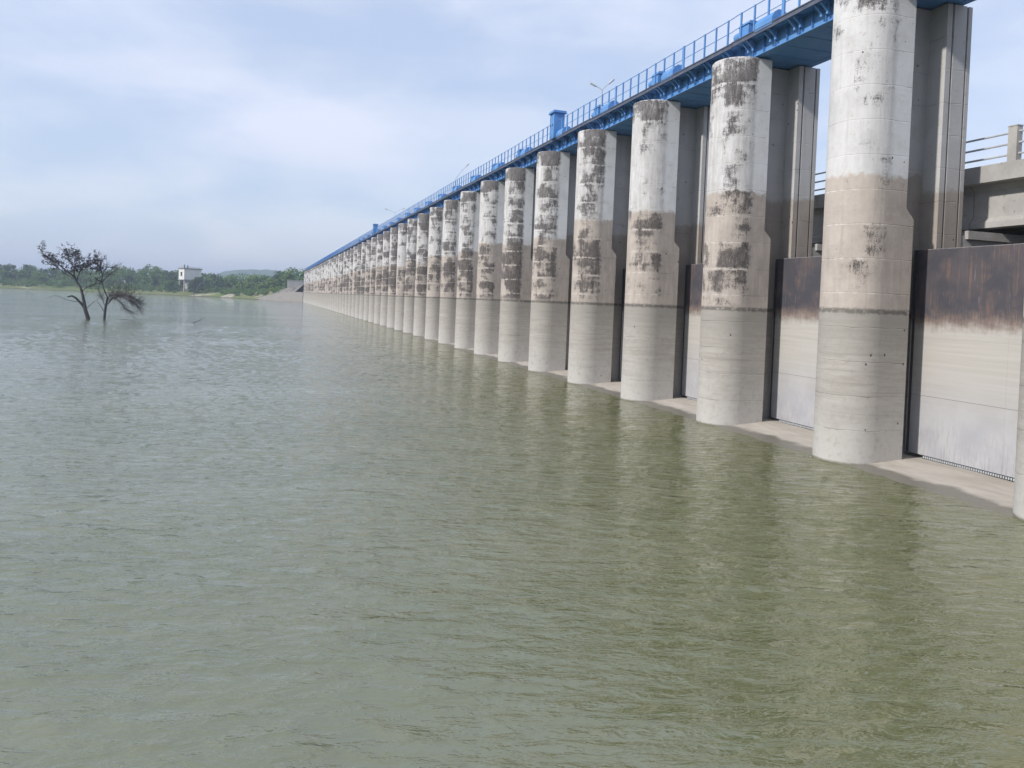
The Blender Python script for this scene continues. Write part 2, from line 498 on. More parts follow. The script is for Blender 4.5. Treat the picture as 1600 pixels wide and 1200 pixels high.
# ------------------------------------------------------------------ dam layout
Y0, S, NP = 16.9, 9.25, 53          # first pier, spacing, number of piers
XC, RN = 23.4, 1.4                   # nose centre, nose radius
ZT = 19.02                           # top of the piers


def yc(n):
    return Y0 + n * S


# ------------------------------------------------------------------ terrain
SHX = [-6500, -900, -400, -192, -137, -81, -39, -15, 5, 16, 21, 24, 60, 6500]
SHY = [1500, 900, 752, 673, 655, 638, 612, 578, 547, 524, 507, 505, 505, 505]


def vnoise(x, y, s, seed):
    rs = np.random.RandomState(seed)
    out = np.zeros_like(x)
    for k in range(7):
        a = rs.uniform(0, 2 * np.pi)
        f = s * rs.uniform(0.6, 1.6)
        out += np.sin((x * np.cos(a) + y * np.sin(a)) * f + rs.uniform(0, 6.28))
    return out / 7


def ground_h(x, y):
    d = y - np.interp(x, SHX, SHY) + vnoise(x, y, 0.05, 3) * 3.0 * (x < 0)
    h = np.where(d < 0, np.maximum(-5.0, d * 0.12), 5.0 * (1 - np.exp(-np.maximum(d, 0) / 16.0)) + np.minimum(np.maximum(d, 0) * 0.008, 6))
    h = h + np.where(d > 3, vnoise(x, y, 0.04, 5) * 0.7, 0)
    emb = np.exp(-((x - 26) / 22.0) ** 2) * np.clip((d - 4) / 14.0, 0, 1) * 5.5        # bank at the dam end
    h = h + emb
    down = (x > 27) & (y < 505)
    return np.where(down, -6.0, h)


def grid_mesh(name, xs, ys, hf, mat, smooth=True):
    X, Y = np.meshgrid(xs, ys)
    Z = hf(X, Y)
    nx, ny = len(xs), len(ys)
    co = np.stack([X, Y, Z], -1).reshape(-1, 3).astype(np.float32)
    i = np.arange(nx * ny).reshape(ny, nx)
    q = np.stack([i[:-1, :-1], i[:-1, 1:], i[1:, 1:], i[1:, :-1]], -1).reshape(-1, 4)
    me = bpy.data.meshes.new(name)
    me.vertices.add(len(co))
    me.vertices.foreach_set('co', co.ravel())
    me.loops.add(q.size)
    me.loops.foreach_set('vertex_index', q.ravel().astype(np.int32))
    me.polygons.add(len(q))
    me.polygons.foreach_set('loop_start', np.arange(0, q.size, 4, dtype=np.int32))
    me.polygons.foreach_set('use_smooth', np.ones(len(q), dtype=bool))
    me.materials.append(mat)
    me.update(calc_edges=True)
    return me


gx = np.unique(np.concatenate([np.linspace(-6500, -900, 20), np.linspace(-900, -260, 40), np.arange(-260, 80, 2.5), np.linspace(80, 900, 30), np.linspace(900, 6500, 18)]))
gy = np.unique(np.concatenate([np.linspace(-6500, -100, 14), np.linspace(-100, 480, 30), np.arange(480, 760, 2.5), np.linspace(760, 1600, 40), np.linspace(1600, 6500, 16)]))
ground = struct(obj('ground', grid_mesh('ground', gx, gy, ground_h, M_GROUND)))

# far hill, blue with distance
hx = np.arange(-330, 150, 3.0)
hy = np.arange(2380, 2800, 8.0)


def hill_h(x, y):
    prof = np.interp(x, [-330, -230, -165, -120, -60, 20, 52, 70, 100, 150], [0, 25, 50, 66, 74, 76, 72, 40, 15, 0])
    return prof * np.clip(np.sin(np.clip((y - 2380) / 420, 0, 1) * np.pi), 0, 1) ** 0.5 + vnoise(x, y, 0.18, 8) * 3.2 * (prof > 8) + vnoise(x, y, 0.5, 11) * 1.6 * (prof > 8) - 2


struct(obj('hill', grid_mesh('hill', hx, hy, hill_h, M_LEAF2)))

# ------------------------------------------------------------------ water
rs = np.random.RandomState(21)
WAVES = []
for k in range(96):
    lam = math.exp(rs.uniform(math.log(0.30), math.log(1.7)))
    ang = R(-106) + rs.normal(0, 0.58)                     # travelling towards the camera side
    slope = (0.0125 if lam < 0.7 else 0.0125 * (0.7 / lam) ** 0.8) * rs.uniform(0.5, 1.3)
    WAVES.append((lam, ang, slope * lam / (2 * math.pi), rs.uniform(0, 6.28)))
xs_n = np.arange(-22, 24.4, 0.10)
xs_l = -22 - np.cumsum(0.1 * 1.045 ** np.arange(1, 140))
xs_l = xs_l[xs_l > -1100]
xs_n = np.arange(-22, 24.4, 0.125)
wx = np.concatenate([xs_l[::-1], xs_n, [25.0]])
wy = [-40.0, -20, -8, 0, 2]
yv = 3.0
while yv < 760:
    wy.append(yv)
    yv += max(0.075, 0.0029 * yv)
wy.append(1600.0)
wy = np.array(wy)


def water_h(x, y):
    dy = np.maximum(0.075, 0.0029 * y)
    dx = np.where(x < -22, 0.1 + 0.045 * (-22 - x), 0.1)
    z = np.zeros_like(x)
    damp = np.clip((y - 1) / 4.0, 0, 1) * np.exp(-np.maximum(y - 60, 0) / 200)
    gust = 0.85 + 0.3 * vnoise(x, y, 0.12, 4) + 0.25 * vnoise(x, y, 0.45, 9)
    for lam, ang, amp, ph in WAVES:
        kx, ky = math.cos(ang) * 2 * math.pi / lam, math.sin(ang) * 2 * math.pi / lam
        att = np.clip((lam / (np.abs(math.sin(ang)) * dy + 0.01) - 2.0) / 1.6, 0, 1) * np.clip((lam / (np.abs(math.cos(ang)) * dx + 0.01) - 2.0) / 1.6, 0, 1)
        p = kx * x + ky * y + ph
        z += amp * att * (np.sin(p) - 0.22 * np.cos(2 * p))
    edge = np.clip((24.2 - x) / 3.0, 0.25, 1)
    sd = math.sqrt(sum(w[2] ** 2 for w in WAVES) * 0.55)
    g = np.clip(z / sd, -3, 2.3)
    z = 0.62 * sd * (np.exp(0.8 * g) - 1.35)          # flat troughs, short sharp crests
    return z * damp * gust * edge


water = struct(obj('water', grid_mesh('water', wx, wy, water_h, M_WATER)))

# ------------------------------------------------------------------ spillway crest
ys = np.concatenate([np.arange(-12, 120, 0.22), np.arange(120, 505, 1.0)])
cxs = np.array([16.5, 18.5, 20.0, 21.0, 21.6, 22.0, 22.4, 22.8, 23.2, 23.6, 24.0, 24.5, 25.0, 25.5, 26.2, 27.2, 28.5, 31.0, 36.0])
czs = np.array([-3.2, -1.7, -0.75, -0.30, -0.13, -0.05, 0.01, 0.06, 0.105, 0.145, 0.18, 0.22, 0.245, 0.26, 0.25, 0.1, -0.3, -2.0, -6.2])


def crest_h(x, y):
    return np.interp(x, cxs, czs) + 0.008 + vnoise(x, y, 1.1, 31) * 0.034 + vnoise(x, y, 3.4, 32) * 0.034 + vnoise(x * 0.5, y, 7.0, 33) * 0.016


struct(obj('spillway_crest', grid_mesh('spillway_crest', cxs, ys, crest_h, M_CREST)))

# ------------------------------------------------------------------ piers
XS_LO, XS_UP, XSLOT, XEND, TW = 1.42, 1.02, 2.88, 4.18, 0.30


def nose_mesh(seed, ztop):
    rg = random.Random(seed)
    mb = MB()
    zs = [-3.0, 0.0]
    k = 1
    while k * 1.36 < ztop - 0.3:
        zs += [k * 1.36]
        k += 1
    zs += [9.80, 10.23, ztop - 0.06, ztop]
    zs = sorted(set(round(q, 3) for q in zs))
    nseg = 20
    rows = []
    lift_off = [0.0] * 20
    for zq in zs:
        fx = XS_LO if zq <= 9.8 else XS_UP
        g = zq / 1.36
        dj = abs(g - round(g)) * 1.36
        dr = lift_off[min(19, max(0, int(g)))]
        if zq > ztop - 0.03:
            dr -= 0.05
        r = RN + dr
        row = [(fx, r, zq)]
        for j in range(nseg + 1):
            a = math.pi / 2 + math.pi * j / nseg
            row.append((r * math.cos(a), r * math.sin(a), zq))
        row.append((fx, -r, zq))
        rows.append(row)
    w = len(rows[0])
    vs = [p for row in rows for p in row]
    fs = []
    for i in range(len(rows) - 1):
        for j in range(w):
            j2 = (j + 1) % w
            fs.append((i * w + j, i * w + j2, (i + 1) * w + j2, (i + 1) * w + j))
    fs.append(tuple((len(rows) - 1) * w + j for j in range(w)))
    mb.add(vs, fs)
    return mb


def rear_mb():
    mb = MB()
    mb.box(XS_UP - 0.02, XSLOT + 0.02, -TW, TW, -3, ZT - 0.02)       # web inside the slot
    return mb


def tower_mb():
    mb = MB()
    RT = RN - 0.20
    g = [(3.19, 0.05), (3.94, 0.045)]                     # two guide grooves in each side face
    poly = [(XSLOT, -RT + 0.02)]
    for gx_, gw in g:
        poly += [(gx_ - gw, -RT + 0.02), (gx_ - gw, -RT + 0.14), (gx_ + gw, -RT + 0.14), (gx_ + gw, -RT + 0.02)]
    poly += [(XEND, -RT + 0.02), (XEND, RT - 0.02)]
    for gx_, gw in reversed(g):
        poly += [(gx_ + gw, RT - 0.02), (gx_ + gw, RT - 0.14), (gx_ - gw, RT - 0.14), (gx_ - gw, RT - 0.02)]
    poly += [(XSLOT, RT - 0.02)]
    mb.prism(poly, -3, ZT)
    return mb


def base_mb():
    mb = MB()
    mb.box(XEND - 0.03, 12.5, -1.15, 1.15, -6.2, 9.55)
    mb.box(XEND + 0.25, 12.8, -1.3, 1.3, 9.4, 9.75)
    return mb


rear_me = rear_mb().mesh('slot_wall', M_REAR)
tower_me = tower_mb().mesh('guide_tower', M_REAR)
base_me = base_mb().mesh('bridge_support', M_ROAD)
all_far = MB()
fr_r, fr_t = rear_mb(), tower_mb()
nose_var = [nose_mesh(k, ZT).mesh('nose_column', M_PIER) for k in range(4)]
for me in nose_var:
    sm = [abs(p.normal.z) < 0.5 and abs(p.center.x) < 0.02 or p.center.x < -0.01 and abs(p.normal.z) < 0.7 for p in me.polygons]
    me.polygons.foreach_set('use_smooth', sm)
far_var = []
for k in range(3):
    q = nose_mesh(20 + k, ZT)
    q.add(fr_r.v, fr_r.f)
    q.add(fr_t.v, fr_t.f)
    me = q.mesh('concrete_pier', M_PIER)
    me.polygons.foreach_set('use_smooth', [p.center.x < -0.01 and abs(p.normal.z) < 0.7 for p in me.polygons])
    far_var.append(me)
STAIN = [0.3, 0.10, 0.50, 0.42, 0.62, 0.60, 0.78, 0.52, 0.62, 0.70, 0.5, 0.72, 0.66, 0.5, 0.78]
LOOKS = {0: 'pale concrete pier cut off by the right edge of the photo',
         1: 'nearest whole concrete pier, cleanest, whitewashed above and grey below the tide mark',
         2: 'second whole concrete pier from the right, black mould patches down its rounded nose',
         3: 'third whole concrete pier from the right, dark blotches in a column on its nose',
         4: 'fourth whole concrete pier from the right with black bands at mid height',
         5: 'fifth whole concrete pier from the right, stained grey at its top',
         6: 'sixth whole concrete pier from the right, mostly blackened from top to tide mark'}
rg = random.Random(5)
for n in range(NP):
    st = STAIN[n] if n < len(STAIN) else rg.uniform(0.4, 0.78)
    lab = LOOKS.get(n, 'round-nosed stained concrete pier, %s whole one counted from the right' % ordinal(n))
    if n < 15:
        p = obj('concrete_pier', None, loc=(XC, yc(n), 0))
        o = obj('nose_column', nose_var[n % 4], p)
        o['stain'] = st
        if n == 1:
            o.scale.z = 1.018
        obj('slot_wall', rear_me, p)
        obj('guide_tower', tower_me, p)
        if n < 6:
            obj('bridge_support', base_me, p)
    else:
        p = obj('concrete_pier', far_var[n % 3], loc=(XC, yc(n), 0))
        p['stain'] = st
    tag(p, lab, 'pier', 'piers of the dam')

# ------------------------------------------------------------------ sluice gates
GX0 = 25.88
NG = 11


def gate_parts():
    w = S - 2 * 0.46          # reaches into the slots of both piers
    h0, h1 = 0.40, 8.86
    parts = {}
    back = MB()
    back.box(0.03, 0.13, -w / 2, w / 2, h0, h1 - 0.01)
    for zq in (1.0, 2.4, 3.9, 5.4, 6.9, 8.4):
        back.box(0.13, 0.75, -S / 2 + RN + 0.06, S / 2 - RN - 0.06, zq, zq + 0.3)
    parts['frame'] = back.mesh('frame', M_DARK)
    rows = [(h0, 2.825), (2.837, 5.2), (5.203, h1)]
    cols = [(-w / 2, -0.35), (-0.347, w / 2)]
    pan = []
    for a, b in rows:
        for c, d in cols:
            q = MB()
            q.box(0.0, 0.028, c, d, a, b)
            pan.append(q.mesh('skin_panel', M_GATE))
    seal = MB()
    seal.box(-0.02, 0.10, -S / 2 + RN + 0.03, S / 2 - RN - 0.03, 0.22, 0.398)
    parts['bottom_seal'] = seal.mesh('bottom_seal', M_SEAL)
    bolt = MB()
    ny = 62
    for k in range(ny):
        yq = -S / 2 + RN + 0.1 + k * (S - 2 * RN - 0.2) / (ny - 1)
        bolt.box(-0.05, -0.021, yq - 0.028, yq + 0.028, 0.29, 0.375)
    parts['seal_bolts'] = bolt.mesh('seal_bolts', M_GALV)
    sd = MB()
    sd.box(-0.03, 0.0 - 0.002, -0.05, 0.05, h0, h1 - 0.02)
    parts['side_angle'] = sd.mesh('side_angle', M_DARK)
    return parts, pan, w


GP, GPAN, GW = gate_parts()
for n in range(-1, NG):
    b = n + 1                    # bay between pier n and n+1
    yb = yc(n) + S / 2
    lab = {-1: 'steel sluice gate at the right frame edge, nearest of all',
           0: 'nearest fully shown steel sluice gate, rust-dark above and pale silt below'}.get(n, 'steel sluice gate between the %s and %s whole piers from the right' % (ordinal(n), ordinal(n + 1)))
    if n == -1:
        continue
    g = obj('sluice_gate', None, loc=(GX0, yb, 0))
    tag(g, lab, 'gate', 'sluice gates of the dam')
    obj('frame', GP['frame'], g)
    for q in GPAN:
        obj('skin_panel', q, g)
    sl = obj('bottom_seal', GP['bottom_seal'], g)
    if n < 3:
        sb = obj('seal_bolts', GP['seal_bolts'], sl)
        sb['kind'] = 'stuff'
    obj('side_angle', GP['side_angle'], g, (0, GW / 2 - 0.16, 0))

# ------------------------------------------------------------------ hoist bridge
XF, XR, ZG, ZD = 23.62, 26.95, ZT + 0.03, 20.05
L = S - 0.04


def web_girder(x, side):
    q = MB()
    q.box(x - 0.012, x + 0.012, 0, L, ZG + 0.03, ZD - 0.14)
    q.box(x - 0.17, x + 0.17, 0, L, ZG, ZG + 0.03)
    q.box(x - 0.17, x + 0.17, 0, L, ZD - 0.14, ZD - 0.11)
    for k in range(11):
        yq = 0.05 + k * (L - 0.12) / 10
        q.box(min(x + side * 0.013, x + side * 0.15), max(x + side * 0.013, x + side * 0.15), yq, yq + 0.015, ZG + 0.031, ZD - 0.141)
    return q


front_me = web_girder(XF, -1).mesh('front_girder', M_BLUE)
rearg_me = web_girder(XR, 1).mesh('rear_girder', M_BLUE)
sof = MB()
sof.box(XF + 0.18, XR - 0.18, 0.0, L, ZG + 0.02, ZG + 0.035)
for k in range(7):
    yq = 0.3 + k * (L - 0.8) / 6
    sof.box(XF + 0.18, XR - 0.18, yq, yq + 0.12, ZG - 0.0, ZG + 0.018)
soffit_me = sof.mesh('soffit_plate', M_BLUE)
XE = 22.9
dk = MB()
dk.box(XE + 0.06, XR + 0.3, 0, L, ZD - 0.10, ZD - 0.06)
deck_me = dk.mesh('walkway_deck', M_BLUE)
eb = MB()
eb.box(XE - 0.02, XE + 0.055, 0, L, ZD - 0.22, ZD + 0.02)
eb.box(XE - 0.06, XE - 0.021, 0, L, ZD - 0.02, ZD + 0.03)
edge_me = eb.mesh('edge_beam', M_GREY)
br = MB()
for dy_ in (-0.20, 0.20):
    br.prism_y([(XE + 0.06, ZD - 0.20), (XF - 0.18, ZD - 0.62), (XF - 0.18, ZD - 0.54), (XE + 0.22, ZD - 0.20)], dy_ - 0.05, dy_ + 0.05)
    br.box(XF - 0.26, XF - 0.172, dy_ - 0.06, dy_ + 0.06, ZD - 0.66, ZD - 0.145)
br.box(XE + 0.06, XF - 0.18, -0.27, 0.27, ZD - 0.19, ZD - 0.105)
bracket_me = br.mesh('bracket', M_BLUE)
ps = MB()
ps.box(XE + 0.056, XE + 0.136, -0.045, 0.045, ZD - 0.055, ZD + 1.42)
post_me = ps.mesh('railing_post', M_BLUE)
pw = MB()
pw.box(XE + 0.056, XE + 0.136, -0.10, 0.10, ZD - 0.055, ZD + 1.45)
postw_me = pw.mesh('railing_post_wide', M_BLUE)
rl = MB()
rl.tube([(XE + 0.09, 0, ZD + 1.38), (XE + 0.09, L, ZD + 1.38)], 0.026, 6)
railt_me = rl.mesh('handrail', M_BLUE)
rl = MB()
rl.tube([(XE + 0.09, 0, ZD + 0.68), (XE + 0.09, L, ZD + 0.68)], 0.022, 6)
railm_me = rl.mesh('mid_rail', M_BLUE)
BR = [(k + 0.5) * L / 5 for k in range(5)]
PO = [(k + 0.5) * L / 8 for k in range(8)]
# far spans: same shapes joined to few parts
fs_rail, fs_br = MB(), MB()
for yq in PO:
    fs_rail.add([(a, b + yq, c) for a, b, c in ps.v], ps.f)
for q in ((ZD + 1.38), (ZD + 0.68)):
    fs_rail.tube([(XE + 0.09, 0, q), (XE + 0.09, L, q)], 0.025, 4)
for yq in BR:
    fs_br.add([(a, b + yq, c) for a, b, c in br.v], br.f)
railing_far = fs_rail.mesh('railing', M_BLUE)
brackets_far = fs_br.mesh('bracket_row', M_BLUE)
for n in range(0, NP - 1):
    h = obj('hoist_bridge_span', None, loc=(0, yc(n) + 0.02, 0.02 * math.sin(n * 1.7)))
    lab = {0: 'blue steel hoist bridge span, nearest, running out of the top of the photo'}.get(
        n, 'blue steel hoist bridge span between %s and %s whole piers from the right' % (ordinal(n), ordinal(n + 1)))
    tag(h, lab, 'bridge', 'spans of the blue hoist bridge')
    obj('front_girder', front_me, h)
    obj('walkway_deck', deck_me, h)
    obj('edge_beam', edge_me, h)
    if n < 14:
        obj('rear_girder', rearg_me, h)
        obj('soffit_plate', soffit_me, h)
        for yq in BR:
            obj('bracket', bracket_me, h, (0, yq, 0))
        for k, yq in enumerate(PO):
            obj('railing_post', postw_me if k == 4 else post_me, h, (0, yq, 0))
        obj('handrail', railt_me, h)
        obj('mid_rail', railm_me, h)
    else:
        obj('bracket_row', brackets_far, h)
        obj('railing', railing_far, h)

# hoist gear standing on the bridge
gb = MB()
gb.box(-0.45, 0.45, -0.55, 0.55, 0, 0.12)
gb.box(-0.32, 0.32, -0.42, 0.42, 0.12, 0.75)
gb.prism_y([(-0.36, 0.75), (0.36, 0.75), (0.26, 0.92), (-0.26, 0.92)], -0.46, 0.46)
gear_me = gb.mesh('gear_housing', M_BLUE)
mo = MB()
mo.tube([(0, 0.42, 0.45), (0, 0.52, 0.45), (0, 0.54, 0.45), (0, 1.05, 0.45), (0, 1.12, 0.45)], [0.12, 0.12, 0.24, 0.24, 0.14], 12)
mo.box(-0.2, 0.2, 0.6, 1.0, 0.0, 0.25)
motor_me = mo.mesh('motor', M_BLUE)
dr = MB()
dr.prism_y([(-0.5, 0.0), (0.5, 0.0), (0.5, 0.35), (0.36, 0.6), (0.14, 0.74), (-0.14, 0.74), (-0.36, 0.6), (-0.5, 0.35)], -2.6, -1.2)
drum_me = dr.mesh('drum_cover', M_BLUE)
shf = MB()
shf.tube([(0, -1.2, 0.45), (0, -0.42, 0.45)], 0.06, 8)
shaft_me = shf.mesh('drive_shaft', M_GREY)
for n in range(1, 22):
    p = obj('gate_hoist', None, loc=(23.35, yc(n) - 0.6 + 0.2 * math.sin(n * 2.3), ZD - 0.06))
    tag(p, 'blue gate hoist gear on the bridge above the %s whole pier from the right' % ordinal(n), 'hoist', 'hoist gear on the blue bridge')
    obj('gear_housing', gear_me, p)
    obj('motor', motor_me, p)
    obj('drum_cover', drum_me, p)
    obj('drive_shaft', shaft_me, p)


def cabinet(x, y, label):
    p = obj('control_cabinet', None, loc=(x, y, ZD - 0.06))
    tag(p, label, 'cabinet', 'control cabinets on the hoist bridge')
    q = MB()
    q.box(-0.45, 0.45, -0.48, 0.48, 0.0, 2.1)
    for yq in (-0.48, 0.42):
        q.box(-0.50, -0.452, yq, yq + 0.06, 0, 2.1)
    obj('cabinet_body', q.mesh('cabinet_body', M_BLUE), p)
    q = MB()
    q.box(-0.62, 0.6, -0.66, 0.66, 2.10, 2.16)
    q.box(-0.58, 0.55, -0.62, 0.62, 2.16, 2.30)
    obj('cabinet_roof', q.mesh('cabinet_roof', M_BLUE), p)
    for yq in (-0.41, 0.02):
        q = MB()
        q.box(-0.475, -0.452, yq, yq + 0.38, 0.15, 1.95)
        d = obj('cabinet_door', q.mesh('cabinet_door', M_BLUE), p)
        q = MB()
        q.box(-0.51, -0.476, yq + 0.25, yq + 0.30, 1.0, 1.2)
        obj('handle', q.mesh('handle', M_DARK), d)


cabinet(23.1, 61.6, 'taller blue control cabinet rising above the railing, nearer of two')
cabinet(23.1, 176.5, 'small blue control cabinet above the railing far along the bridge')


def lamp(x, y, top, arms, label):
    p = obj('street_lamp', None, loc=(x, y, ZD - 0.06))
    tag(p, label, 'lamp post', 'lamp posts on the hoist bridge')
    q = MB()
    q.box(-0.12, 0.12, -0.12, 0.12, 0, 0.03)
    q.tube([(0, 0, 0.03), (0, 0, top)], [0.06, 0.042], 8)
    obj('pole', q.mesh('pole', M_GALV), p)
    for ay, az, ax in arms:
        q = MB()
        q.tube([(0, 0, top - 0.05), (ax * 0.35, ay * 0.35, top + az * 0.4), (ax * 0.7, ay * 0.7, top + az * 0.75), (ax, ay, top + az)], 0.03, 6)
        a = obj('lamp_arm', q.mesh('lamp_arm', M_GALV), p)
        q = MB()
        d = Vector((ax, ay, az)).normalized()
        c = Vector((ax, ay, top + az))
        q.tube([c, c + d * 0.06, c + d * 0.5, c + d * 0.56], [0.035, 0.075, 0.085, 0.03], 8)
        obj('lamp_head', q.mesh('lamp_head', M_GALV), a)


lamp(23.2, 52.75, 2.0, [(-0.25, 0.40, 0.38), (0.12, 0.22, -0.42)], 'lamp post with two raised arms in a V, nearest one on the bridge')
lamp(23.2, 99.0, 1.9, [(-0.9, 1.5, 1.1)], 'lamp post with one bent arm leaning right, middle of three')
lamp(23.2, 149.5, 2.3, [(-0.5, 0.7, 1.3), (0.4, 0.5, -1.4)], 'small thin lamp post with two arms, farthest of three')

# ------------------------------------------------------------------ road bridge behind the gates
XK = 28.75
rd = MB()
rd.box(XK + 0.25, XK + 7.2, 0, L, 12.0, 12.2)
road_me = rd.mesh('deck_slab', M_ROAD)
kb = MB()
kb.box(XK, XK + 0.45, 0, L, 11.86, 12.58)
kb.box(XK - 0.02, XK - 0.001, 2.3, 2.32, 11.87, 12.57)
kerb_me = kb.mesh('kerb', M_ROAD)
gd = MB()
gd.prism_y([(-0.35, 10.0), (0.35, 10.0), (0.35, 10.25), (0.14, 10.45), (0.14, 11.6), (0.45, 11.98), (-0.45, 11.98), (-0.14, 11.6), (-0.14, 10.45), (-0.35, 10.25)], 0, L)
girder_me = gd.mesh('girder', M_ROAD)
rp = MB()
rp.box(XK + 0.08, XK + 0.38, -0.2, 0.2, 12.58, 14.02)
rp.box(XK + 0.06, XK + 0.40, -0.22, 0.22, 14.02, 14.06)
rpost_me = rp.mesh('railing_post', M_ROAD)
pipes = []
for zq in (12.9, 13.35, 13.8):
    q = MB()
    q.tube([(XK + 0.23, 0, zq), (XK + 0.23, L, zq)], 0.045, 8)
    pipes.append(q.mesh('pipe_rail', M_GALV))
for n in range(-1, 6):
    h = obj('road_bridge_span', None, loc=(0, yc(n) + 0.02, 0))
    lab = {-1: 'concrete road bridge span behind the gate at the right edge of the photo', 0: 'concrete road bridge span behind the nearest sluice gate, pipe railing on top'}.get(
        n, 'concrete road bridge span seen behind the %s whole pier from the right' % ordinal(n))
    tag(h, lab, 'bridge', 'spans of the concrete road bridge')
    obj('deck_slab', road_me, h)
    obj('kerb', kerb_me, h)
    for gxk in (XK + 0.9, XK + 3.4, XK + 5.9):
        obj('girder', girder_me, h, (gxk, 0, 0))
    for k in range(2):
        obj('railing_post', rpost_me, h, (0, 2.37 + k * 4.61, 0))
    for q in pipes:
        obj('pipe_rail', q, h)

# ------------------------------------------------------------------ far end of the dam
gw = MB()
pth = [(21.9, 502.5), (17.2, 512), (10.5, 530), (1.5, 549), (-8, 570)]
tops = [6.3, 6.3, 6.0, 3.4, 0.3]
for i in range(4):
    (x0, y0), (x1, y1) = pth[i], pth[i + 1]
    d = Vector((x1 - x0, y1 - y0)).normalized()
    nx, ny = d.y * -1.6, d.x * 1.6
    if nx < 0:
        nx, ny = -nx, -ny
    v = [(x0, y0, -3), (x1, y1, -3), (x1 + nx, y1 + ny, -3), (x0 + nx, y0 + ny, -3), (x0, y0, tops[i]), (x1, y1, tops[i + 1]), (x1 + nx, y1 + ny, tops[i + 1]), (x0 + nx, y0 + ny, tops[i])]
    gw.add(v, [(0, 1, 5, 4), (2, 3, 7, 6), (4, 5, 6, 7), (1, 2, 6, 5), (3, 0, 4, 7)])
tag(obj('guide_wall', gw.mesh('guide_wall', M_WALL)), 'low grey concrete guide wall sloping into the lake at the dam end', 'wall')
pt = MB()
pt.add([(17.4, 513.5, 6.2), (10.9, 531.5, 5.9), (1.9, 550.5, 3.3), (6, 556, 5.5), (14.5, 536, 9.5), (22.5, 514, 11.2)], [(0, 1, 4, 5), (1, 2, 3, 4)])
pt.add([(22.5, 514, 11.2), (14.5, 536, 9.5), (6, 556, 5.5), (9, 560, 3), (30, 540, 3), (30, 514, 3), (17.4, 513.5, 3)], [(0, 1, 4, 5), (1, 2, 3, 4)])
tag(obj('stone_pitched_bank', pt.mesh('stone_pitched_bank', M_PITCH)), 'rubble stone bank rising behind the guide wall beside the dam end', 'bank')
pp = MB()
pp.box(12.6, 23.0, 521.5, 522.6, 9.0, 13.6)
pp.box(12.4, 23.1, 521.3, 522.8, 13.6, 13.9)
tag(obj('parapet_wall', pp.mesh('parapet_wall', M_ROAD)), 'short pale parapet wall on the bank against the dam end', 'wall')

# ------------------------------------------------------------------ pump house on stilts
ph = obj('pump_house', None, loc=(-57.0, 645.0, 4.6))
tag(ph, 'white flat-roofed pump house on concrete columns among the shore trees', 'building')
ph.rotation_euler.z = R(28)
q = MB()
q.box(-6.6, 6.6, -5, 5, 8.0, 16.0)
obj('wall', q.mesh('wall', M_WHITE), ph)
q = MB()
q.box(-7.0, 7.0, -5.4, 5.4, 7.4, 8.0)
obj('floor_slab', q.mesh('floor_slab', M_ROAD), ph)
q = MB()
q.box(-7.3, 7.3, -5.7, 5.7, 16.0, 16.6)
rf = obj('roof', q.mesh('roof', M_PITCH), ph)
for a, b, c, d in ((-7.1, 7.1, -5.5, -5.4), (-7.1, 7.1, 5.4, 5.5), (-7.1, -7.0, -5.39, 5.39), (7.0, 7.1, -5.39, 5.39)):
    q = MB()
    q.box(a, b, c, d, 17.35, 17.5)
    n_ = 7
    for k in range(n_):
        px_, py_ = a + (b - a - 0.1) * k / (n_ - 1), c + (d - c - 0.1) * k / (n_ - 1)
        q.box(px_, px_ + 0.1, py_, py_ + 0.1, 16.6, 17.35)
    obj('roof_railing', q.mesh('roof_railing', M_GALV), rf)
for a, b in ((-5.8, 1.4), (-3.2, 0.9)):
    q = MB()
    q.tube([(a, -3, 16.6), (a, -3, 16.6 + b + 1.2)], 0.45, 10)
    obj('vent_pipe', q.mesh('vent_pipe', M_DARK), rf)
for xq in (-6, 0, 6):
    for yq in (-4.4, 4.4):
        q = MB()
        q.tube([(xq, yq, -3), (xq, yq, 7.4)], 0.6, 10)
        obj('column', q.mesh('column', M_ROAD), ph)
q = MB()
q.tube([(0, 0, -3), (0, 0, 7.4)], 3.6, 18)
obj('intake_shaft', q.mesh('intake_shaft', M_ROAD), ph)
for wxp, wyp, ax in ((-6.6, 0.2, 'x'),):
    q = MB()
    if ax == 'x':
        q.box(wxp - 0.06, wxp - 0.003, wyp - 1.5, wyp + 1.5, 10.4, 13.4)
    else:
        q.box(wxp - 1.2, wxp + 1.2, wyp - 0.06, wyp - 0.003, 10.6, 13.2)
    w_ = obj('window', q.mesh('window', M_WIN), ph)
    q = MB()
    if ax == 'x':
        q.box(wxp - 0.6, wxp - 0.061, wyp - 1.8, wyp + 1.8, 13.5, 13.7)
    else:
        q.box(wxp - 1.5, wxp + 1.5, wyp - 0.6, wyp - 0.061, 13.3, 13.5)
    obj('sun_shade', q.mesh('sun_shade', M_WHITE), w_)

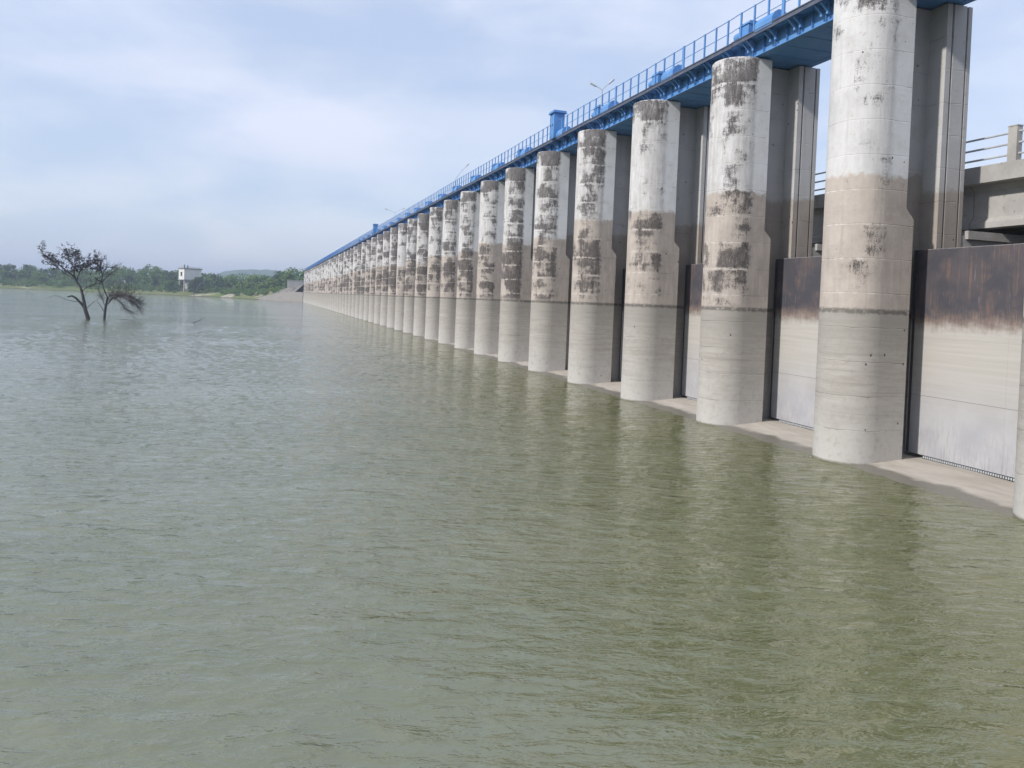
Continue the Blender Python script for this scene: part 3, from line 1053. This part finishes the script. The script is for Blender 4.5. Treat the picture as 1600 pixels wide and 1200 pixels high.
# far lattice pylon
py = obj('transmission_pylon', None, loc=(-172, 1050, 0))
tag(py, 'thin grey lattice pylon rising faintly above the shore trees', 'pylon')
q = MB()
for sx in (-1, 1):
    for sy in (-1, 1):
        q.tube([(sx * 3, sy * 3, 0), (sx * 0.5, sy * 0.5, 34)], 0.14, 4)
for k in range(8):
    z0, z1 = k * 4.2, (k + 1) * 4.2
    w0, w1 = 3 - 2.5 * z0 / 34, 3 - 2.5 * z1 / 34
    for sy in (-1, 1):
        q.tube([(-w0, sy * w0, z0), (w1, sy * w1, z1)], 0.08, 3)
        q.tube([(w0, sy * w0, z0), (-w1, sy * w1, z1)], 0.08, 3)
obj('lattice_mast', q.mesh('lattice_mast', M_GALV), py)
for zq, hw in ((25, 5.5), (29, 4.5), (33, 3.5)):
    q = MB()
    q.tube([(-hw, 0, zq + 0.3), (0, 0, zq + 0.9), (hw, 0, zq + 0.3)], 0.13, 4)
    q.tube([(-hw, 0, zq + 0.3), (hw, 0, zq + 0.3)], 0.1, 4)
    obj('cross_arm', q.mesh('cross_arm', M_GALV), py)


# ------------------------------------------------------------------ shore trees
def crown_cloud(rg, cx, cy, z0, h, w, nq, leaf, dens=1.0):
    """leaf quads spread through an uneven crown; returns vertex and face arrays"""
    nb = rg.randint(9, 15)
    blobs = []
    for k in range(nb):
        a = rg.uniform(0, 6.283)
        rr_ = w * 0.5 * math.sqrt(rg.random()) * 0.8
        zz = z0 + h * rg.uniform(0.16, 0.92)
        fall = 1 - max(0, (zz - z0) / h - 0.55) * 1.3
        blobs.append((cx + rr_ * math.cos(a) * fall, cy + rr_ * math.sin(a) * fall, zz, w * rg.uniform(0.14, 0.26)))
    r_ = np.random.RandomState(rg.randint(0, 10 ** 6))
    bl = np.array(blobs)
    bi = r_.randint(0, nb, nq)
    d = r_.normal(size=(nq, 3))
    d /= np.linalg.norm(d, axis=1)[:, None]
    rad = bl[bi, 3] * r_.uniform(0.6, 1.08, nq)
    c = bl[bi, :3] + d * rad[:, None] * np.array([1, 1, 0.8])
    nrm = d + r_.normal(size=(nq, 3)) * 0.55
    nrm /= np.linalg.norm(nrm, axis=1)[:, None]
    t1 = np.cross(nrm, r_.normal(size=(nq, 3)))
    t1 /= np.linalg.norm(t1, axis=1)[:, None]
    t2 = np.cross(nrm, t1)
    sz = leaf * r_.uniform(0.5, 1.1, nq)[:, None]
    v = np.stack([c - t1 * sz, c + t2 * sz * 0.7, c + t1 * sz, c - t2 * sz * 0.7], 1).reshape(-1, 3)
    return v, blobs


def quads_mesh(name, v, mat):
    n = len(v) // 4
    me = bpy.data.meshes.new(name)
    me.vertices.add(len(v))
    me.vertices.foreach_set('co', v.astype(np.float32).ravel())
    me.loops.add(len(v))
    me.loops.foreach_set('vertex_index', np.arange(len(v), dtype=np.int32))
    me.polygons.add(n)
    me.polygons.foreach_set('loop_start', np.arange(0, len(v), 4, dtype=np.int32))
    me.materials.append(mat)
    me.update(calc_edges=True)
    return me


rg = random.Random(31)


def shore_d(x):
    return float(np.interp(x, SHX, SHY))


def gh(x, y):
    return float(ground_h(np.array([x]), np.array([y]))[0])


woods, woods2, trunks = [], [], MB()
spots = []
for row, (off0, off1, hmin, hmax, cnt) in enumerate(((26, 44, 6.5, 10.5, 60), (46, 72, 9, 13.5, 62), (75, 120, 11, 15.5, 60))):
    for k in range(cnt):
        x = -330 + (k + rg.uniform(0.1, 0.9)) * 372 / cnt
        if x > 14 and row == 0:
            continue
        y = shore_d(x) + rg.uniform(off0, off1)
        spots.append((row, x, y, rg.uniform(hmin, hmax)))
for row, x, y, h in spots:
    if -72 < x < -44 and row == 0:
        h *= 0.5
    hb = 1.0 + 0.30 * math.exp(-((x + 95) / 28.0) ** 2) + (-0.18) * math.exp(-((x + 12) / 24.0) ** 2)
    v, bl = crown_cloud(rg, x, y, gh(x, y), h * hb, h * rg.uniform(0.9, 1.35), 620, 0.75)
    (woods2 if rg.random() < 0.35 else woods).append(v)
    g0 = gh(x, y)
    trunks.tube([(x, y, g0 - 0.5), (x + 0.2, y, g0 + h * 0.35), (x + rg.uniform(-1, 1), y, g0 + h * 0.7)], [0.4, 0.28, 0.1], 5)
# low shrubs along the bank
for k in range(430):
    x = rg.uniform(-260, 12)
    y = shore_d(x) + rg.uniform(7, 34)
    if -70 < x < -46 and rg.random() < 0.5:
        continue
    hh = rg.uniform(1.2, 4.6)
    v, bl = crown_cloud(rg, x, y, gh(x, y) - 0.4, hh, hh * rg.uniform(1.3, 2.6), 110, 0.5)
    woods.append(v)
wd = obj('woodland', quads_mesh('woodland', np.concatenate(woods), M_LEAF))
struct(wd, 'stuff')
tag(wd, 'mass of green trees and shrubs along the far shore', 'woodland')
wd = obj('woodland_dark_trees', quads_mesh('woodland_dark_trees', np.concatenate(woods2), M_LEAF2))
struct(wd, 'stuff')
tag(wd, 'darker evergreen crowns scattered through the far shore wood', 'woodland')
wd = obj('woodland_trunks', trunks.mesh('woodland_trunks', M_BARK))
struct(wd, 'stuff')
tag(wd, 'tree trunks standing in the far shore wood', 'woodland')


def shore_tree(name, x, y, h, w, mat, label, nq=1500):
    g0 = gh(x, y)
    p = obj(name, None, loc=(x, y, g0))
    tag(p, label, 'tree')
    q = MB()
    q.tube([(0, 0, -0.6), (0.1, 0, h * 0.3), (0.4, 0.2, h * 0.55), (0.2, 0, h * 0.8)], [0.5, 0.36, 0.22, 0.08], 7)
    for k in range(5):
        a = k * 1.26 + 0.3
        q.tube([(0.2, 0.1, h * 0.4), (math.cos(a) * w * 0.18, math.sin(a) * w * 0.18, h * 0.6), (math.cos(a) * w * 0.32, math.sin(a) * w * 0.32, h * 0.75)], [0.2, 0.12, 0.05], 5)
    obj('trunk', q.mesh('trunk', M_BARK), p)
    v, bl = crown_cloud(random.Random(int(x * 7 + h)), 0, 0, 0, h, w, nq, 0.6)
    obj('crown', quads_mesh('crown', v, mat), p)


shore_tree('leafy_tree', -51.0, 628, 13.0, 12.5, M_LEAF2, 'dark leafy tree hiding the right half of the white pump house')
shore_tree('leafy_tree', 13.0, 572, 11.5, 14, M_LEAF2, 'tree rising above the bank just left of the dam end')
shore_tree('leafy_tree', -70.0, 641, 9.5, 10, M_LEAF, 'rounded green tree just left of the white pump house')
shore_tree('leafy_tree', -9.0, 606, 11.5, 16, M_LEAF, 'broad tall tree standing in front of the blue hill')


# ------------------------------------------------------------------ drowned trees in the lake
def limb(mb, rg, pts, r_a, r_b, sides=6, jit=0.0):
    """smooth tapered limb through the points; returns the fine path with radii"""
    P = [Vector(p) for p in pts]
    fine = []
    for i in range(len(P) - 1):
        p0, p1, p2, p3 = P[max(i - 1, 0)], P[i], P[i + 1], P[min(i + 2, len(P) - 1)]
        for k in range(4):
            t = k / 4
            fine.append(0.5 * ((2 * p1) + (p2 - p0) * t + (2 * p0 - 5 * p1 + 4 * p2 - p3) * t * t + (3 * p1 - p0 - 3 * p2 + p3) * t ** 3))
    fine.append(P[-1])
    n = len(fine)
    if jit:
        fine = [f + Vector((rg.uniform(-jit, jit), rg.uniform(-jit, jit), rg.uniform(-jit, jit))) if 0 < i else f for i, f in enumerate(fine)]
    rad = [r_a + (r_b - r_a) * (i / (n - 1)) ** 0.8 for i in range(n)]
    mb.tube(fine, rad, sides)
    return list(zip(fine, rad))


def twigs(mb, rg, path, count, length, r, tips, lean=(0, 0, 0.5), spread=1.0, droop=0.0, start=0.3, depth=1):
    for k in range(count):
        i = int((start + (1 - start) * rg.random()) * (len(path) - 1))
        p, pr = path[i]
        d0 = (path[min(i + 1, len(path) - 1)][0] - path[max(i - 1, 0)][0]).normalized()
        d = (d0 * 0.6 + Vector((rg.gauss(0, spread), rg.gauss(0, spread), rg.gauss(0, spread) * 0.7)) + Vector(lean)).normalized()
        ln = length * rg.uniform(0.45, 1.15)
        pts = [p]
        for s_ in range(1, 4):
            d = (d + Vector((rg.gauss(0, 0.22), rg.gauss(0, 0.22), rg.gauss(0, 0.2) - droop))).normalized()
            pts.append(pts[-1] + d * ln / 3)
        rad = min(r, pr * 0.8)
        sub = limb(mb, rg, pts, rad, rad * 0.35, 4)
        tips.append(pts[-1])
        tips.append(pts[-2])
        if depth > 0:
            twigs(mb, rg, sub, 3, length * 0.5, rad * 0.55, tips, lean, spread, droop, 0.35, depth - 1)


def px(x, y, bx, by, dep=0.0):
    return ((x - bx) / 86.2, dep, (by - y) / 86.2 + 0.0)


def left_tree():
    rg = random.Random(3)
    p = obj('drowned_tree', None, loc=(-28.45, 145.1, 0), rot=(0, 0, R(-11)))
    p.scale = (0.9, 0.9, 0.92)
    tag(p, 'taller leaning bare tree standing in the lake, left of the pair', 'tree')
    B = lambda *c: [px(a, b, 770, 1115, d) for a, b, d in c]
    trunk, crown, tips = MB(), MB(), []
    t0 = limb(trunk, rg, [(0.05, 0, -1.5)] + B((768, 1115, 0), (722, 970, 0), (692, 840, 0.1), (660, 720, 0.2), (622, 600, 0.2)), 0.46, 0.20, 9, 0.01)
    limb(trunk, rg, B((700, 930, 0.1), (650, 860, -.2), (590, 790, -.5), (540, 755, -.8), (480, 775, -1.0)), 0.27, 0.13, 7, 0.02)
    obj('trunk', trunk.mesh('trunk', M_BARK, True), p)
    mains = []
    def L_(c, a, b, j=0.05):
        q = limb(crown, rg, B(*c), a, b, 6, j)
        mains.append(q)
        return q
    L_([(622, 600, .2), (560, 500, .1), (530, 400, 0), (540, 310, .1), (520, 200, .4), (520, 95, .6)], 0.19, 0.04)
    L_([(548, 470, .1), (430, 360, -.6), (330, 270, -1.1), (220, 190, -1.5), (130, 120, -1.8), (92, 58, -2)], 0.14, 0.04)
    L_([(540, 480, .1), (400, 430, .8), (250, 340, 1.5), (120, 255, 2.0), (30, 235, 2.2)], 0.10, 0.03)
    L_([(575, 520, .1), (580, 410, .6), (612, 320, 1.0), (720, 240, 1.4), (830, 150, 1.6)], 0.12, 0.035)
    L_([(600, 340, .8), (680, 290, .2), (760, 260, -.5), (850, 210, -1.0), (930, 190, -1.4)], 0.08, 0.03)
    L_([(538, 330, .1), (450, 230, .8), (380, 150, 1.4), (350, 100, 1.8)], 0.09, 0.03)
    L_([(530, 260, .3), (600, 190, -.8), (640, 110, -1.5)], 0.08, 0.03)
    L_([(640, 680, .2), (700, 610, .9), (790, 560, 1.4), (880, 540, 1.8)], 0.08, 0.035)
    L_([(700, 260, .3), (780, 300, 1.2), (860, 330, 2.0)], 0.06, 0.02)
    for q in mains[:6]:
        twigs(crown, rg, q, 28, 1.8, 0.045, tips, (0, 0, 0.4), 0.8, 0, 0.3, 1)
    for q in mains[6:]:
        twigs(crown, rg, q, 18, 1.5, 0.04, tips, (0, 0, 0.35), 0.8, 0, 0.35, 1)
    low = limb(crown, rg, B((600, 845, -.3), (520, 825, -1), (440, 798, -1.6), (350, 757, -2.2), (255, 795, -2.6)), 0.06, 0.018, 5, 0.03)
    twigs(crown, rg, low, 3, 0.9, 0.015, [], (-.4, 0, -.2), 0.4, 0.1, 0.6, 0)
    limb(crown, rg, B((745, 935, 0), (800, 860, .6), (860, 800, 1.0), (890, 740, 1.2)), 0.07, 0.02, 5, 0.03)
    limb(crown, rg, B((690, 750, .2), (712, 690, .6), (705, 640, .9)), 0.04, 0.015, 5, 0.02)
    obj('branches', crown.mesh('branches', M_BARK), p)
    # small tufts of dark leaves at the twig ends
    tu = []
    rn = np.random.RandomState(4)
    hi = [t for t in tips if t.z > 7.0]
    rg.shuffle(hi)
    for tpt in hi[:700]:
        big = rg.random() < 0.28
        nq = 8 if big else 3
        sz = 0.125 if big else 0.075
        c = np.array(tpt) + rn.normal(size=(nq, 3)) * sz
        a = rn.normal(size=(nq, 3)); a /= np.linalg.norm(a, axis=1)[:, None]
        b = np.cross(a, rn.normal(size=(nq, 3))); b /= np.linalg.norm(b, axis=1)[:, None]
        e = sz * 1.1
        tu.append(np.stack([c - a * e, c + b * e * .7, c + a * e, c - b * e * .7], 1).reshape(-1, 3))
    lf = obj('leaf_tufts', quads_mesh('leaf_tufts', np.concatenate(tu), M_LEAFD), p)
    lf['kind'] = 'stuff'


def right_tree():
    rg = random.Random(8)
    p = obj('drowned_tree', None, loc=(-26.38, 147.0, 0), rot=(0, 0, R(-10)))
    p.scale = (0.92, 0.92, 0.96)
    tag(p, 'lower bare tree with drooping dry twigs in the lake, right of the pair', 'tree')
    B = lambda *c: [px(a, b, 970, 1110, d) for a, b, d in c]
    trunk, crown, tw, tips = MB(), MB(), MB(), []
    limb(trunk, rg, [(0, 0, -1.5)] + B((970, 1110, 0), (982, 950, 0), (998, 840, 0), (1010, 770, 0)), 0.30, 0.17, 8, 0.01)
    obj('trunk', trunk.mesh('trunk', M_BARK, True), p)
    ms = []
    for c, a, b in (
            ([(1008, 780, 0), (1050, 740, .5), (1150, 725, 1.0), (1280, 735, 1.4), (1390, 790, 1.8), (1470, 870, 2)], .11, .025),
            ([(992, 900, 0), (1065, 830, -.6), (1130, 770, -1), (1230, 740, -1.5), (1350, 740, -2), (1450, 800, -2.3)], .11, .025),
            ([(1130, 765, -1), (1230, 830, -1.3), (1330, 930, -1.5), (1430, 1000, -1.6)], .05, .02),
            ([(1150, 725, 1), (1280, 800, 1.6), (1390, 880, 2), (1450, 965, 2.2)], .05, .02),
            ([(985, 930, 0), (930, 830, .4), (870, 730, .8), (830, 640, 1.1)], .09, .02),
            ([(972, 1000, 0), (920, 900, -.5), (880, 830, -.8)], .08, .03),
            ([(1008, 770, 0), (950, 660, .2), (905, 530, .4), (890, 400, .6), (830, 300, .9), (760, 240, 1.2)], .13, .03),
            ([(910, 540, .4), (1000, 450, -.4), (1110, 385, -1), (1160, 350, -1.4)], .07, .02),
            ([(895, 430, .6), (930, 330, 1), (1000, 300, 1.4), (1090, 300, 1.7)], .06, .02),
            ([(870, 380, .7), (880, 280, .3), (890, 190, 0)], .05, .02)):
        ms.append(limb(crown, rg, B(*c), a, b, 6, 0.04))
    obj('branches', crown.mesh('branches', M_BARK), p)
    for q in ms[:4]:
        twigs(tw, rg, q, 64, 1.8, 0.030, tips, (0.55, 0, 0.05), 0.55, 0.16, 0.25, 1)
    for q in ms[:2]:
        twigs(tw, rg, q, 60, 2.7, 0.028, tips, (0.1, 0, 0.75), 0.65, 0.0, 0.1, 1)
    twigs(tw, rg, ms[4], 30, 1.5, 0.034, tips, (-.1, 0, .5), 0.7, 0, 0.4, 1)
    for q in ms[6:]:
        twigs(tw, rg, q, 32, 1.6, 0.032, tips, (0.1, 0, 0.35), 0.75, 0, 0.35, 1)
    twigs(tw, rg, ms[5], 4, 0.8, 0.02, [], (-.3, 0, -.4), 0.4, 0.1, 0.5, 0)
    o = obj('twigs', tw.mesh('twigs', M_TWIG), p)
    o['kind'] = 'stuff'
    tu = []
    rn = np.random.RandomState(14)
    hi = [t for t in tips if t.z > 8.2]
    for tpt in hi[:60]:
        nq, sz = 6, 0.11
        c = np.array(tpt) + rn.normal(size=(nq, 3)) * sz
        a = rn.normal(size=(nq, 3)); a /= np.linalg.norm(a, axis=1)[:, None]
        b = np.cross(a, rn.normal(size=(nq, 3))); b /= np.linalg.norm(b, axis=1)[:, None]
        tu.append(np.stack([c - a * sz, c + b * sz * .7, c + a * sz, c - b * sz * .7], 1).reshape(-1, 3))
    if tu:
        lf = obj('leaf_tufts', quads_mesh('leaf_tufts', np.concatenate(tu), M_LEAFD), p)
        lf['kind'] = 'stuff'


left_tree()
right_tree()
rg = random.Random(2)
q = MB()
limb(q, rg, [(-0.9, 0, -0.35), (-0.3, 0, 0.18), (0.25, 0.05, 0.45), (0.8, 0.1, 0.85), (1.15, 0.1, 0.9)], 0.07, 0.025, 6, 0.02)
limb(q, rg, [(0.2, 0.05, 0.42), (0.5, -0.2, 0.5), (0.9, -0.3, 0.45)], 0.03, 0.012, 5, 0.01)
tag(obj('floating_branch', q.mesh('floating_branch', M_BARK), loc=(-11.2, 141.9, 0)), 'dark bent branch poking out of the lake right of the bare trees', 'branch')
q = MB()
limb(q, rg, [(-1.8, 0, -0.1), (-0.6, 0, 0.08), (0.8, 0, 0.06), (1.9, 0.1, 0.16), (2.4, 0.1, 0.3)], 0.05, 0.02, 5, 0.02)
tag(obj('sunken_branch', q.mesh('sunken_branch', M_BARK), loc=(-22.6, 146.2, 0)), 'thin sunken branch lying on the water beside the right bare tree', 'branch')
q = MB()
limb(q, rg, [(0, 0, -0.8), (0.05, 0, 1.4), (0.02, 0, 3.2)], 0.22, 0.16, 7, 0.02)
tag(obj('marker_post', q.mesh('marker_post', M_BARK), loc=(-51.0, 612, 0)), 'short dark marker post at the waterline below the pump house', 'post')

# ------------------------------------------------------------------ haze
hz = MB()
hz.box(-6600, 6600, -6600, 6600, -8, 108)
mt = bpy.data.materials.new('haze_air')
mt.use_nodes = True
mt.node_tree.nodes.clear()
t = NT(mt.node_tree)
pvn = t.n('VolumePrincipled', {'Color': (0.72, 0.82, 1.0, 1), 'Density': 0.00036, 'Anisotropy': 0.2})
ov = t.n('OutputMaterial')
mt.node_tree.links.new(pvn.outputs[0], ov.inputs['Volume'])
haze = obj('haze', hz.mesh('haze', mt))
struct(haze, 'stuff')
